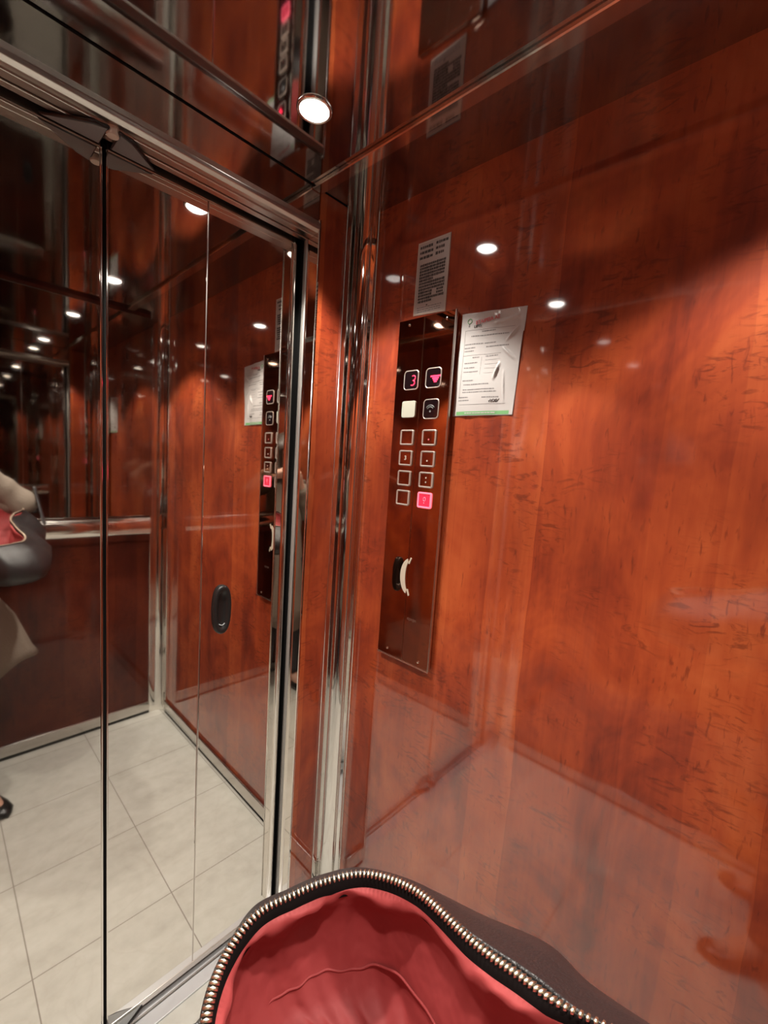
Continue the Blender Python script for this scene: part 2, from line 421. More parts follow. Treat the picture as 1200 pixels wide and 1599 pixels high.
# triangular guide shoes above and below the meeting edge
def shoe(z, xs, pts, th, d):
    f = prism([M((x, y, z)) for x, y in pts], (0, 0, 0), (0, 0, th), .0012)
    g = obj('guide_shoe', f, GREYP, d)
    n = len(pts)
    k = tube([M((x, y, z)) + Vector((0, 0, th / 2)) for x, y in pts], .0042, 8, True)
    obj('shoe_edge', k, BLACK, g, True)
for z, th, y0 in ((.640, .010, 1.100), (-1.548, .010, 1.126)):
    shoe(z, 1, [(.312, y0), (.335, y0 + .008), (.400, YD - .004), (.312, YD - .004)], th, d1)
    shoe(z, -1, [(.288, y0), (.265, y0 + .008), (.190, YD - .004), (.288, YD - .004)], th, d2)
obj('pivot_pin', disc(M((.300, 1.110, .648)), (0, 0, 1), .011, .022, 20, .003), CREAM, d1, True, 40)

# ------------------------------------------------------------------ ceiling lamps
where = {(0, 0): ('round ceiling downlight nearest the corner beside the control panel', ),
         (1, 0): ('round ceiling downlight over the left half of the doors', ),
         (0, 1): ('round ceiling downlight near the back mirror on the control panel side', ),
         (1, 1): ('round ceiling downlight above the person by the back wall', )}
for (i, j), (lab,) in where.items():
    c = M((LAMP_X[i], LAMP_Y[j], ZC))
    t = thing('ceiling_lamp', lab, 'ceiling light', c, 'downlights set in the mirror ceiling')
    prof = [(.037, -.0005), (.037, -.003), (.034, -.005), (.0305, -.0045), (.0295, -.001)]
    rings = [[c + Vector((r * math.cos(2 * math.pi * k / 40), r * math.sin(2 * math.pi * k / 40), dz)) for k in range(40)] for r, dz in prof]
    obj('bezel', loft(rings), CHROME, t, True)
    obj('lens', loft([[c + Vector((r * math.cos(2 * math.pi * k / 32), r * math.sin(2 * math.pi * k / 32), dz)) for k in range(32)] for r, dz in ((.0295, -.0006), (.0290, -.004), (.024, -.0075), (.015, -.0098), (.005, -.0108))], cap1=True), LENS, t, True)
    l = bpy.data.lights.new('lamp_beam', 'SPOT'); l.energy = LAMP_W * (1.12 if j == 0 else .96); l.color = LAMP_COL; l.spot_size = math.radians(LAMP_CONE); l.spot_blend = LAMP_BLEND; l.shadow_soft_size = .02
    lo = bpy.data.objects.new('lamp_beam', l); C.objects.link(lo); lo.parent = t; lo.location = (0, 0, -.030)

# ------------------------------------------------------------------ back wall: mirror and handrail
bmr = tag(obj('wall_mirror', box((XL + .075, YB, -.36), (XR - .075, YB + .006, ZC - .02), .001), BACKM), 'dark glass mirror filling the back wall above the handrail', 'mirror')
zr = -.415
zr = -.410
hr = thing('handrail', 'polished steel handrail running across the back wall below the mirror', 'handrail', M((.35, YB, zr)))
obj('rail', tube([M((XL + .10 + (XR - XL - .20) * k / 24, YB + .055, zr)) for k in range(25)], .021, 24, flat=2.15), CHROME, hr, True, 50)
for x in (XL + .2, .35, XR - .2):
    obj('bracket', box((x - .012, YB, zr - .012), (x + .012, YB + .05, zr + .012), .003), CHROME, hr)

# ------------------------------------------------------------------ control panel on the right wall
px0 = .9808
cp = thing('control_panel', 'tall bronze-mirror lift control panel with buttons and red displays', 'control panel', M((XR, .80, -.573)))
obj('back_box', box((px0 + .0015, .700, -.571), (XR, .896, .4195), .004, seg=3), BRONZE, cp, True, 40)
obj('face_plate', box((px0, .699, -.5725), (px0 + .004, .897, .421), .0012), BRONZE, cp)
obj('edge_strip', box((px0 - .0008, .6975, -.5735), (px0 + .006, .7025, .4215), .0012), SATIN, cp)
obj('edge_strip', box((px0 - .0015, .698, -.5765), (px0 + .006, .898, -.5725), .0006), BRIGHT, cp)
def onpanel(y, z, d=0.0): return M((px0, y, z)) - Vector((d, 0, 0))
def rrect(cy, cz, wy, wz, r, n=5):
    """rounded rectangle outline on the panel plane (survey units), as (y,z)"""
    out = []
    for sy, sz, a0 in ((1, 1, 0), (-1, 1, 90), (-1, -1, 180), (1, -1, 270)):
        for k in range(n + 1):
            a = math.radians(a0 + 90 * k / n)
            out.append((cy + sy * (wy / 2 - r) + r * math.cos(a), cz + sz * (wz / 2 - r) + r * math.sin(a)))
    return out
def slab(cy, cz, wy, wz, r, d0, d1, bev=0.0):
    return prism([M((px0, y, z)) for y, z in rrect(cy, cz, wy, wz, r)], (-d0, 0, 0), (-d1, 0, 0), bev)
def frame(cy, cz, wy, wz, r, fw, d0, d1):
    o = [M((px0, y, z)) for y, z in rrect(cy, cz, wy, wz, r)]
    i = [M((px0, y, z)) for y, z in rrect(cy, cz, wy - 2 * fw, wz - 2 * fw, max(r - fw, .001))]
    mid = [(a + b) / 2 for a, b in zip(o, i)]
    R = [[p - Vector((d, 0, 0)) for p in q] for q, d in ((o, d0), (o, d1 * .7), (mid, d1), (i, d1 * .7), (i, d0))]
    return loft(R)
def text_mesh(s, size, cy, cz, mat, parent, name, plane_x, depth=.0004, rot=0.0, shear=0.0):
    cu = bpy.data.curves.new(name, 'FONT'); cu.body = s; cu.size = size; cu.align_x = 'CENTER'; cu.align_y = 'CENTER'; cu.extrude = depth; cu.shear = shear; cu.offset = size * .02
    o = bpy.data.objects.new(name, cu); C.objects.link(o)
    dg = bpy.context.evaluated_depsgraph_get(); dg.update()
    me = bpy.data.meshes.new_from_object(o.evaluated_get(dg)); C.objects.unlink(o); bpy.data.objects.remove(o)
    bm = bmesh.new(); bm.from_mesh(me); bpy.data.meshes.remove(me)
    ctr = M((plane_x, cy, cz)); c, s_ = math.cos(rot), math.sin(rot)
    for v in bm.verts:
        x, y, z = v.co; x, y = c * x - s_ * y, s_ * x + c * y
        v.co = ctr + Vector((-z, -x, y))
    return obj(name, bm, mat, parent)
# displays
def display(cy, cz, name):
    d = obj(name, slab(cy, cz, .050, .051, .010, 0, .0012), DARKGLASS, cp)
    obj('display_frame', frame(cy, cz, .0540, .0550, .011, .0028, 0, .0022), BTN, d, True, 50)
    return d
fd = display(.8365, .2500, 'floor_display')
bm = bmesh.new()
for cz_ in (.2552, .2418):
    sgn = 1 if cz_ > .25 else -1
    arcp = [(.8300 - .0078 * math.cos(math.radians(a)) - .12 * (cz_ - .2485 + .0068 * math.sin(math.radians(a)) * sgn), cz_ + sgn * .0068 * math.sin(math.radians(a))) for a in range(-88, 136, 14)]
    q_ = tube([M((px0 - .0016, y, z)) for y, z in arcp], .0013, 8); me = bpy.data.meshes.new('t'); q_.to_mesh(me); q_.free(); bm.from_mesh(me); bpy.data.meshes.remove(me)
obj('digit', bm, REDLED, fd, True)
dd = display(.7575, .2500, 'direction_display')
bm = bmesh.new()
rows = [(.2545, .034), (.2492, .022), (.2445, .016), (.2398, .009)]
for k, (z, wd) in enumerate(rows):
    box((px0 - .0016, .7500 - wd / 2, z - .0021), (px0 - .0011, .7500 + wd / 2, z + .0021), bm=bm)
obj('down_arrow', bm, REDLED, dd)
ad = display(.7580, .1660, 'alarm_display')
for r in (.0165, .0115):
    obj('bell_arc', tube([onpanel(.7600 + r * math.cos(math.radians(a)), .1600 + r * 1.0 * math.sin(math.radians(a)), .0014) for a in range(35, 146, 10)], .0013, 8), GREYP, ad, True)
obj('bell_dot', disc(onpanel(.7600, .1595, .0014), (-1, 0, 0), .0026, .001), GREYP, ad)
pb = obj('door_open_button', slab(.8380, .1680, .050, .047, .006, 0, .0035, .001), PALEGREEN, cp)
# eight call buttons
rowz = (.0875, .0285, -.0300, -.0870)
for ci, cy in enumerate((.8365, .7560)):
    for ri, cz in enumerate(rowz):
        lit = ci == 1 and ri == 3
        f = obj('button_frame', frame(cy, cz, .0495, .0450, .006, .0052, 0, .0042), PINKLED if lit else BTN, cp, True, 50)
        if lit: f['label'] = 'lit pink button frame'
        g = obj('button_face', slab(cy, cz, .0405, .0360, .003, 0, .0022), REDFACE if lit else BRONZE, f)
        if lit:
            obj('glyph', tube([onpanel(cy + .004 * math.cos(a), cz + .003 + .0055 * math.sin(a), .0024) for a in [math.pi * 2 * k / 16 for k in range(16)]], .0008, 6, True), PINKLED, f, True)
            obj('glyph', disc(onpanel(cy + .001, cz - .0075, .0024), (-1, 0, 0), .0016, .0006, 12), PINKLED, f)
        elif (ci, ri) == (0, 1): text_mesh('3', .016, cy, cz, CREAM, f, 'glyph', px0 - .0026, .0003)
        elif (ci, ri) == (1, 2):
            for dz in (.006, -.006): obj('glyph', disc(onpanel(cy, cz + dz, .0024), (-1, 0, 0), .0022, .0006, 12), CREAM, f)
        elif (ci, ri) in ((1, 1), (1, 0)): obj('glyph', disc(onpanel(cy + .001, cz - .005, .0024), (-1, 0, 0), .0024, .0006, 12), CREAM if ri else REDINK, f)
# engraved telephone handset
outer = [(.7905 + .0350 * math.cos(math.radians(-72 + 144 * k / 16)) , -.3155 + .0545 * math.sin(math.radians(-72 + 144 * k / 16))) for k in range(17)]
inner = [(.7905 + .0165 * math.cos(math.radians(62 - 124 * k / 14)), -.3155 + .0480 * math.sin(math.radians(62 - 124 * k / 14))) for k in range(15)]
ho = obj('telephone_symbol', prism([onpanel(y, z) for y, z in outer + inner], (0, 0, 0), (-.0014, 0, 0)), PHONEM, cp)
for s in (1, -1):
    q = [(.7985, -.3155 + s * .0385), (.7935, -.3155 + s * .0375), (.7870, -.3155 + s * .0545), (.7905, -.3155 + s * .0575)]
    obj('earpiece', prism([onpanel(y, z) for y, z in q], (0, 0, 0), (-.0014, 0, 0)), PHONEM, ho)
bm = bmesh.new()
for k, (y0, y1) in enumerate(((.788, .783), (.781, .777), (.7755, .770), (.768, .762), (.760, .756))):
    box((px0 - .0006, y0, -.443 - .002 * (k % 2)), (px0, y1, -.437), bm=bm)
obj('maker_engraving', bm, SATIN, cp)
for y, z in ((.857, -.553), (.736, -.556), (.858, .405), (.728, .402)):
    sc = obj('screw', disc(onpanel(y, z, .001), (-1, 0, 0), .0034, .0022, 18, .0008), BRIGHT, cp, True, 40)

# ------------------------------------------------------------------ notice plate above the panel
SX = 1 - .0016
np_ = thing('notice_plate', 'silver metal notice plate with dark print fixed above the control panel', 'sign', M((1, .80, .433)))
pl = [(.8603, .6335), (.7487, .6335), (.7494, .4300), (.8628, .4355)]
obj('plate', prism([M((1, y, z)) for y, z in pl], (0, 0, 0), (-.0016, 0, 0), .0004), PLATE, np_)
bm = bmesh.new()
for (a, b) in zip(pl, pl[1:] + pl[:1]):
    a = Vector((a[0] - .002 if a[0] > .8 else a[0] + .002, a[1] - .003 if a[1] > .5 else a[1] + .003)); b = Vector((b[0] - .002 if b[0] > .8 else b[0] + .002, b[1] - .003 if b[1] > .5 else b[1] + .003))
    P, Q = M((SX, a.x, a.y)), M((SX, b.x, b.y))
    tb = tube([P, Q], .0011, 6); me = bpy.data.meshes.new('t'); tb.to_mesh(me); tb.free(); bm.from_mesh(me); bpy.data.meshes.remove(me)
obj('border', bm, CREAM, np_)
def textline(bm, y0, y1, z, h, x, wmin=.002, wmax=.007, gap=.0016):
    """a row of dark letter-like dashes from y0 (left) down to y1"""
    y = y0
    while y > y1 + .002:
        wd = random.uniform(wmin, wmax); e = max(y - wd, y1); hh = h * random.uniform(.75, 1.0)
        box((x - .0004, e, z - hh / 2), (x, y, z + hh / 2), bm=bm); y = e - gap * random.uniform(.7, 1.5)
bm = bmesh.new()
for z in (.618, .604, .590):
    textline(bm, .852, .806, z, .0080, SX, .004, .012)
    textline(bm, .797, .768 if z < .61 else .757, z + .001, .0080, SX, .004, .010)
for k in range(13):
    z = .569 - .0082 * k
    textline(bm, .849, .760 if k not in (5, 9, 10, 12) else .800, z, .0072, SX, .002, .007, .0008)
    if k in (9, 10): textline(bm, .785, .762, z, .0062, SX, .002, .006, .0010)
textline(bm, .818, .813, .459, .004, SX)
obj('dark_print', bm, DINK, np_)
bm = bmesh.new()
for z in (.4545, .4485, .4430): textline(bm, .850, .765, z, .0022, SX, .004, .014, .0015)
obj('fine_print', bm, INK, np_)

# ------------------------------------------------------------------ inspection paper
pp = thing('paper_certificate', 'crumpled white inspection certificate taped to the wall beside the control panel', 'paper', M((1, .60, .147)))
TL, TR, BR, BL = (.6905, .4092), (.5093, .3985), (.5205, .1451), (.6965, .1462)
def uv(u, v):       # u to the right, v down
    a = ((1 - u) * TL[0] + u * TR[0], (1 - u) * TL[1] + u * TR[1]); b = ((1 - u) * BL[0] + u * BR[0], (1 - u) * BL[1] + u * BR[1])
    return ((1 - v) * a[0] + v * b[0], (1 - v) * a[1] + v * b[1])
def dsp(u, v):      # stand-off from the wall, metres: gentle billow plus sharp creases
    d = .0022 + .0016 * math.sin(5 * u + 3 * v) * math.sin(4 * v + 1) + .0010 * math.sin(17 * u - 9 * v)
    for (cu, cv, lu, lv, wd, hgt) in ((.84, .235, .10, -.07, .018, .0065), (.66, .575, .045, -.085, .030, .0065), (.72, .10, .2, -.03, .02, .0035), (.82, .42, .12, .07, .02, .003), (.80, .72, .03, .16, .02, .003)):
        L = math.hypot(lu, lv); a = ((u - cu) * lu + (v - cv) * lv) / L; q = abs((u - cu) * lv - (v - cv) * lu) / L
        d += hgt * max(0, 1 - q / wd) * max(0, 1 - (abs(a) / L) ** 2)
    return max(d, .0008)
def ppt(u, v, e=0.0):
    y, z = uv(u, v); p = M((1, y, z)); p.x -= dsp(u, v) + e; return p
bm = bmesh.new(); n1, n2 = 90, 120
g = [[bm.verts.new(ppt(i / n1, j / n2)) for i in range(n1 + 1)] for j in range(n2 + 1)]
for j in range(n2):
    for i in range(n1):
        if i == n1 - 1 and j > .22 * n2: continue          # right margin torn slightly narrower below the corner
        bm.faces.new((g[j][i], g[j][i + 1], g[j + 1][i + 1], g[j + 1][i]))
bmesh.ops.delete(bm, geom=[v for v in bm.verts if not v.link_faces], context='VERTS')
sh = obj('sheet', bm, PAPER, pp, True)
sd = sh.modifiers.new('thick', 'SOLIDIFY'); sd.thickness = .0003
def pquad(bm, u0, v0, u1, v1, e=.0006):
    nu = max(1, int((u1 - u0) * 40)); nv = max(1, int((v1 - v0) * 50))
    G = [[bm.verts.new(ppt(u0 + (u1 - u0) * i / nu, v0 + (v1 - v0) * j / nv, e)) for i in range(nu + 1)] for j in range(nv + 1)]
    for j in range(nv):
        for i in range(nu): bm.faces.new((G[j][i], G[j][i + 1], G[j + 1][i + 1], G[j + 1][i]))
def prow(bm, u0, u1, v, h, wmin=.008, wmax=.03):
    u = u0
    while u < u1:
        wd = random.uniform(wmin, wmax); pquad(bm, u, v - h / 2, min(u + wd, u1), v + h / 2); u += wd + random.uniform(.004, .009)
bm = bmesh.new()
for v, u0, u1 in ((.185, .36, .58), (.225, .20, .78), (.30, .10, .40), (.30, .42, .60), (.335, .10, .28), (.335, .45, .80), (.365, .10, .26), (.43, .25, .36), (.425, .46, .66),
                  (.48, .12, .34), (.525, .12, .30), (.565, .12, .36), (.65, .12, .30), (.69, .14, .56), (.74, .14, .66), (.765, .14, .70), (.815, .08, .24), (.845, .08, .26), (.82, .48, .74)):
    prow(bm, u0, u1, v, .010)
obj('printed_lines', bm, INK, pp)
bm = bmesh.new()
for (u0, v0, u1, v1) in ((.085, .165, .089, .81), (.085, .165, .86, .168), (.085, .405, .70, .408), (.40, .43, .403, .60), (.46, .46, .70, .462), (.46, .50, .70, .502), (.46, .54, .66, .542), (.46, .585, .60, .587), (.10, .885, .86, .888)):
    pquad(bm, u0, v0, u1, v1)
obj('ruled_frame', bm, INK, pp)
bm = bmesh.new()
pts = [(.60 + .14 * k / 40 + .015 * math.sin(k * 1.3), .858 + .018 * math.sin(k * .9) * math.cos(k * .31)) for k in range(41)]
obj('signature', tube([ppt(u, v, .0007) for u, v in pts], .0006, 5), DINK, pp)
def ptext(s, size, u, v, mat, name):
    y, z = uv(u, v); o = text_mesh(s, size, y, z, mat, pp, name, 1 - (dsp(u, v) + .0016) / U, .0002, .08); return o
ptext('ETAIPEIA AE', .0120, .44, .085, REDINK, 'red_heading')
ptext('LIFTS', .0085, .285, .132, DINK, 'black_heading')
obj('green_mark', tube([ppt(.150 + .034 * math.cos(a), .080 + .022 * math.sin(a), .0007) for a in [2 * math.pi * k / 20 for k in range(20)]], .0009, 6, True), GREENINK, pp, True)
bm = bmesh.new(); pquad(bm, .138, .105, .160, .135); obj('mark_stem', bm, INK, pp)
bm = bmesh.new(); pquad(bm, .06, .955, .93, .990); obj('green_band', bm, GREENINK, pp)
bm = bmesh.new(); prow(bm, .22, .72, .972, .010, .03, .07)
for v in bm.verts: v.co.x -= .0004
obj('band_print', bm, PAPER, pp)

# ------------------------------------------------------------------ open handbag
RIM = [(0.116, 0.233, -0.36), (0.144, 0.263, -0.366), (0.177, 0.275, -0.366), (0.207, 0.269, -0.366), (0.235, 0.257, -0.363), (0.264, 0.235, -0.36), (0.274, 0.189, -0.348),
       (0.26, 0.127, -0.33), (0.252, 0.089, -0.315), (0.246, 0.054, -0.30), (.262, -.005, -.285), (.300, -.060, -.270), (.250, -.105, -.262), (.160, -.070, -.285), (.102, .020, -.315), (.092, .120, -.345), (.098, .190, -.357)]
BUL = [(0.145, 0.277, -0.435), (0.165, 0.301, -0.435), (0.207, 0.332, -0.441), (0.244, 0.332, -0.45), (0.287, 0.318, -0.45), (0.318, 0.296, -0.45), (0.348, 0.232, -0.441),
       (0.361, 0.166, -0.426), (0.367, 0.108, -0.408), (0.352, 0.066, -0.399), (.350, -.005, -.385), (.378, -.085, -.365), (.285, -.140, -.385), (.165, -.110, -.40), (.080, .010, -.42), (.072, .125, -.435), (.098, .210, -.437)]
NB = 204
rim = [M(p) for p in catmull(RIM, NB)]; bul = [M(p) for p in catmull(BUL, NB)]
cen = sum(rim, Vector()) / NB
def inward(ring, amount, drop, ctr=None):
    out = []
    for p in ring:
        d = Vector((cen.x - p.x, cen.y - p.y, 0)); L = d.length; out.append(p + d * (amount / L) + Vector((0, 0, -drop)))
    return out
def toward(ring, k, z=None, drop=0):
    return [Vector((p.x + (cen.x + .02 - p.x) * k, p.y + (cen.y - p.y) * k, (p.z if z is None else z) - drop)) for p in ring]
bag = thing('handbag', 'open dark brown leather handbag with red lining held at the bottom of the view', 'handbag', Vector((cen.x, cen.y, cen.z - .17)))
lerp = lambda A, B, k: [a + (b - a) * k for a, b in zip(A, B)]
zb = -.52 * U + EYE
def outv(k): return .0025 + .0075 * smoothstep(.36, .50, k / NB)
def outward(ring, f, drop):
    return [p - Vector((cen.x - p.x, cen.y - p.y, 0)).normalized() * (outv(k) * f) - Vector((0, 0, drop)) for k, p in enumerate(ring)]
welt = outward(rim, 1.0, .003)
mid1 = lerp(welt, bul, .38); mid2 = lerp(welt, bul, .72)
for k in range(NB):
    mid1[k].z += .010; mid2[k].z += .010
shell = [inward(rim, -.002, .004), outward(rim, .7, .001), welt, mid1, mid2, bul, toward(bul, .02, drop=.03), toward(bul, .12, zb + .015), toward(bul, .30, zb), toward(bul, .8, zb - .002)]
obj('leather_body', loft(shell, cap1=True), LEATHER, bag, True)
tp = [inward(rim, -.002, .003), [p + Vector((0, 0, .0010)) for p in inward(rim, .0005, 0)], inward(rim, .0035, .0025), inward(rim, .0055, .006), inward(rim, .006, .012)]
tape = obj('zipper_tape', loft(tp), TAPE, bag, True)
# lining: gathered edge under the tape, then loose folds to the bottom
def fold(k, j):
    a = 2 * math.pi * k / NB
    return .0030 * math.sin(7 * a + j) + .0024 * math.sin(11 * a - 1.7 * j) + .0010 * math.sin(29 * a + 2 * j)
edge = inward(rim, .0050, .0062)
def wrinkled(ring, amp, j): 
    out = []
    for k, p in enumerate(ring):
        d = Vector((cen.x - p.x, cen.y - p.y, 0)).normalized(); out.append(p + d * fold(k, j) * amp + Vector((0, 0, fold(k, j + 2) * amp * .6)))
    return out
zl = -.470 * U + EYE
lin = [edge, wrinkled(inward(rim, .0105, .0090), .9, 0), wrinkled(inward(rim, .0080, .0150), 1.0, 1), wrinkled(inward(rim, -.001, .028), .6, 2),
       wrinkled(inward(rim, .001, .048), .8, 2.4), wrinkled(inward(rim, .012, .070), .5, 2.8), wrinkled(toward(rim, .20, drop=.092), 1.7, 3.2), wrinkled(toward(rim, .40, zl + .014), 2.2, 3.7), wrinkled(toward(rim, .65, zl + .005), 1.8, 4.2), toward(rim, .9, zl)]
lo_ = obj('red_lining', loft(lin, cap1=True), LINING, bag, True)
ss = lo_.modifiers.new('sub', 'SUBSURF'); ss.levels = 1; ss.render_levels = 1
# stitched seam across the lining wall
seam = wrinkled(inward(rim, .0122, .0702), .5, 2.8)
obj('lining_seam', tube([p + Vector((0, 0, .0004)) for p in seam[14:96]], .0010, 6), LINING, lo_, True)
# piping bead on the leather beside the zipper
obj('piping', tube([p + Vector((0, 0, .0008)) for p in outward(rim, .95, .0015)], .0016, 8, True), LEATHER, bag, True)
# brass teeth along the rim
dense = [M(p) for p in catmull(RIM, 2400)]
acc = [0.0]
for a, b in zip(dense, dense[1:] + dense[:1]): acc.append(acc[-1] + (b - a).length)
pitch = .0037; cnt = int(acc[-1] / pitch); pts = []; i = 0
for k in range(cnt):
    while acc[i + 1] < k * pitch: i += 1
    t_ = (dense[(i + 1) % 2400] - dense[i - 1]).normalized(); pts.append((dense[i], t_))
def tooth(bm, p, t_):
    d = Vector((cen.x - p.x, cen.y - p.y, 0)).normalized(); d = (d - t_ * d.dot(t_)).normalized(); up_ = t_.cross(d)
    if up_.z < 0: up_ = -up_
    q = bmesh.new(); bmesh.ops.create_icosphere(q, subdivisions=1, radius=1)
    for v in q.verts:
        x, y, z = v.co; v.co = p + up_ * .0016 + t_ * x * .00125 + d * (y * .0040 + .0004) + up_ * z * .0019
    me = bpy.data.meshes.new('t'); q.to_mesh(me); q.free(); bm.from_mesh(me); bpy.data.meshes.remove(me)
# the hundred teeth that show largest run from the near right round the far end
last = next(k for k in range(cnt) if acc[-1] and pts[k][0].y < .035 and pts[k][0].x > .2)
show = list(range(max(0, last - 99), last + 1))
for k in show:
    bm = bmesh.new(); tooth(bm, *pts[k]); obj('zipper_tooth', bm, BRASS, tape, True)
bm = bmesh.new()
for k in range(cnt):
    if k not in show: tooth(bm, *pts[k])
rest = obj('zipper_teeth', bm, BRASS, tape, True); rest['kind'] = 'stuff'
# twin handles looped over the forearm
def strap(a, b, top):
    P = catmull([M(a), (M(a) * .6 + M(top) * .4), M(top), (M(b) * .6 + M(top) * .4), M(b)], 24, False)
    return tube(P, .0065, 10, flat=.5)
obj('handle', strap((.372, -.075, -.33), (.372, -.060, -.34), (.345, -.115, -.175)), LEATHER, bag, True)
obj('handle', strap((.300, -.128, -.33), (.250, -.128, -.33), (.300, -.150, -.175)), LEATHER, bag, True)

# ------------------------------------------------------------------ the photographer, seen at the edge of the mirrored door
per = thing('person', 'person in a beige coat with the open handbag, mirrored at the doors', 'person', Vector((-.04, -.16, 0)))
def skin_mesh(name, nodes, edges, mat, parent, root=0, lv=2):
    me = bpy.data.meshes.new(name); o_ = wloc(parent)
    me.from_pydata([Vector(p) - o_ for p, r in nodes], edges, [])
    o = bpy.data.objects.new(name, me); C.objects.link(o); o.parent = parent; me.materials.append(mat)
    m = o.modifiers.new('skin', 'SKIN'); m.use_smooth_shade = True
    for v, (p, r) in zip(me.skin_vertices[0].data, nodes):
        v.radius = (r, r) if isinstance(r, (int, float)) else r
    me.skin_vertices[0].data[root].use_root = True
    s = o.modifiers.new('sub', 'SUBSURF'); s.levels = lv; s.render_levels = lv
    return o
nd = []; ed = []
def add(p, r, par=None):
    nd.append((Vector(p), r)); k = len(nd) - 1
    if par is not None: ed.append((par, k))
    return k
pel = add((-.05, -.175, .90), (.145, .095))
wst = add((-.05, -.172, 1.05), (.115, .080), pel); chs = add((-.05, -.175, 1.22), (.135, .085), wst); up2 = add((-.05, -.175, 1.33), (.110, .07), chs)
nk = add((-.05, -.170, 1.40), .048, up2); nk2 = add((-.05, -.160, 1.455), .047, nk)
hd1 = add((-.045, -.150, 1.505), (.062, .072), nk2); hd2 = add((-.045, -.155, 1.565), (.072, .088), hd1); hd3 = add((-.045, -.160, 1.625), (.060, .075), hd2)
for sx, hip, knee, ank, ball, toe in ((1, (.040, -.175, .86), (.085, -.130, .47), (.125, -.105, .09), (.165, -.020, .03), (.185, .025, .025)),
                                      (-1, (-.135, -.175, .86), (-.150, -.145, .47), (-.160, -.130, .09), (-.175, -.045, .03), (-.180, .0, .025))):
    h = add(hip, .088, pel); k = add(knee, .056, h); c = add(((knee[0] + ank[0]) / 2, (knee[1] + ank[1]) / 2 - .012, .33), .052, k); a = add(ank, .038, c); b = add(ball, .030, a); add(toe, .022, b)
shr = add((.105, -.180, 1.345), .055, up2); elr = add((.285, -.120, 1.235), .040, shr); wrr = add((.125, -.080, 1.395), .028, elr)
shl = add((-.195, -.185, 1.345), .052, up2); ell = add((-.235, -.115, 1.150), .040, shl); wrl = add((-.085, -.020, 1.375), .028, ell)
def hand(wr, palm, across, fdir, curl, thumb, sgn):
    p0 = Vector(palm); a = Vector(across).normalized(); f = Vector(fdir).normalized(); c = Vector(curl).normalized()
    pm = add(p0, (.030, .014), wr)
    for q, L in ((-.030, .055), (-.010, .066), (.010, .062), (.029, .046)):
        b = add(p0 + a * q + f * .030, .0095, pm); m1 = add(p0 + a * q + f * (.030 + L * .5) + c * .006, .0085, b); add(p0 + a * q * .95 + f * (.030 + L * .75) + c * (.006 + L * .45), .0075, m1)
    tb = add(p0 + a * sgn * .030 - f * .006, .0105, pm); t2 = add(tb and (p0 + a * sgn * .046 + Vector(thumb) * .022 + f * .012), .0095, tb); add(p0 + a * sgn * .050 + Vector(thumb) * .040 + f * .034, .008, t2)
# phone frame vectors: the lens sits at the camera
R_, U_, F_ = Vector(rt), Vector(up), Vector(f_)
E0 = Vector((0, 0, EYE))
hand(wrr, E0 + R_ * .075 - F_ * .030 - U_ * .085, (0, .15, .9), -R_ * .55 - F_ * .3, -R_ * 1.0, -F_ * .6 - R_ * .5, 1)
hand(wrl, E0 - R_ * .060 - F_ * .030 - U_ * .095, (0, .15, .9), R_ * .55 - F_ * .3, R_ * 1.0, -F_ * .6 + R_ * .5, 1)
body = skin_mesh('body', nd, ed, SKIN, per, pel)
# face details
hc_ = Vector((-.045, -.155, 1.555)); fy = Vector((.25, .97, 0)).normalized(); fx = Vector((.97, -.25, 0)).normalized()
def ball(c, r, sc=(1, 1, 1), sub=2):
    bm = bmesh.new(); bmesh.ops.create_icosphere(bm, subdivisions=sub, radius=r)
    for v in bm.verts: v.co = Vector(c) + fx * v.co.x * sc[0] + fy * v.co.y * sc[1] + Vector((0, 0, v.co.z * sc[2]))
    return bm
for s in (-1, 1):
    e = obj('eye', ball(hc_ + fx * .030 * s + fy * .066 + Vector((0, 0, .010)), .0115), PAPER, per, True)
    obj('iris', ball(hc_ + fx * .030 * s + fy * .0760 + Vector((0, 0, .010)), .0050, (1, .4, 1)), HAIR, e, True)
    obj('eyebrow', tube([hc_ + fx * s * (.016 + .03 * k / 6) + fy * (.077 - .010 * k / 6) + Vector((0, 0, .030 + .005 * math.sin(k / 2))) for k in range(7)], .003, 6), HAIR, per, True)
    obj('ear', ball(hc_ + fx * s * .071 - fy * .005, .016, (.45, .8, 1.5)), SKIN, per, True)
obj('nose', loft([[hc_ + fy * .074 + fx * .006 * math.cos(a) + Vector((0, 0, .022)) + fy * .003 * math.sin(a) for a in [k * math.pi / 4 for k in range(8)]],
                  [hc_ + fy * .084 + fx * .011 * math.cos(a) + Vector((0, 0, -.006)) + fy * .010 * math.sin(a) for a in [k * math.pi / 4 for k in range(8)]],
                  [hc_ + fy * .080 + fx * .010 * math.cos(a) + Vector((0, 0, -.017)) + fy * .008 * math.sin(a) for a in [k * math.pi / 4 for k in range(8)]]], True, True), SKIN, per, True)
obj('mouth', tube([hc_ + fx * (-.020 + .04 * k / 8) + fy * (.073 + .006 * math.sin(math.pi * k / 8)) + Vector((0, 0, -.040 - .003 * math.sin(math.pi * k / 8))) for k in range(9)], .0045, 8), REDINK, per, True)
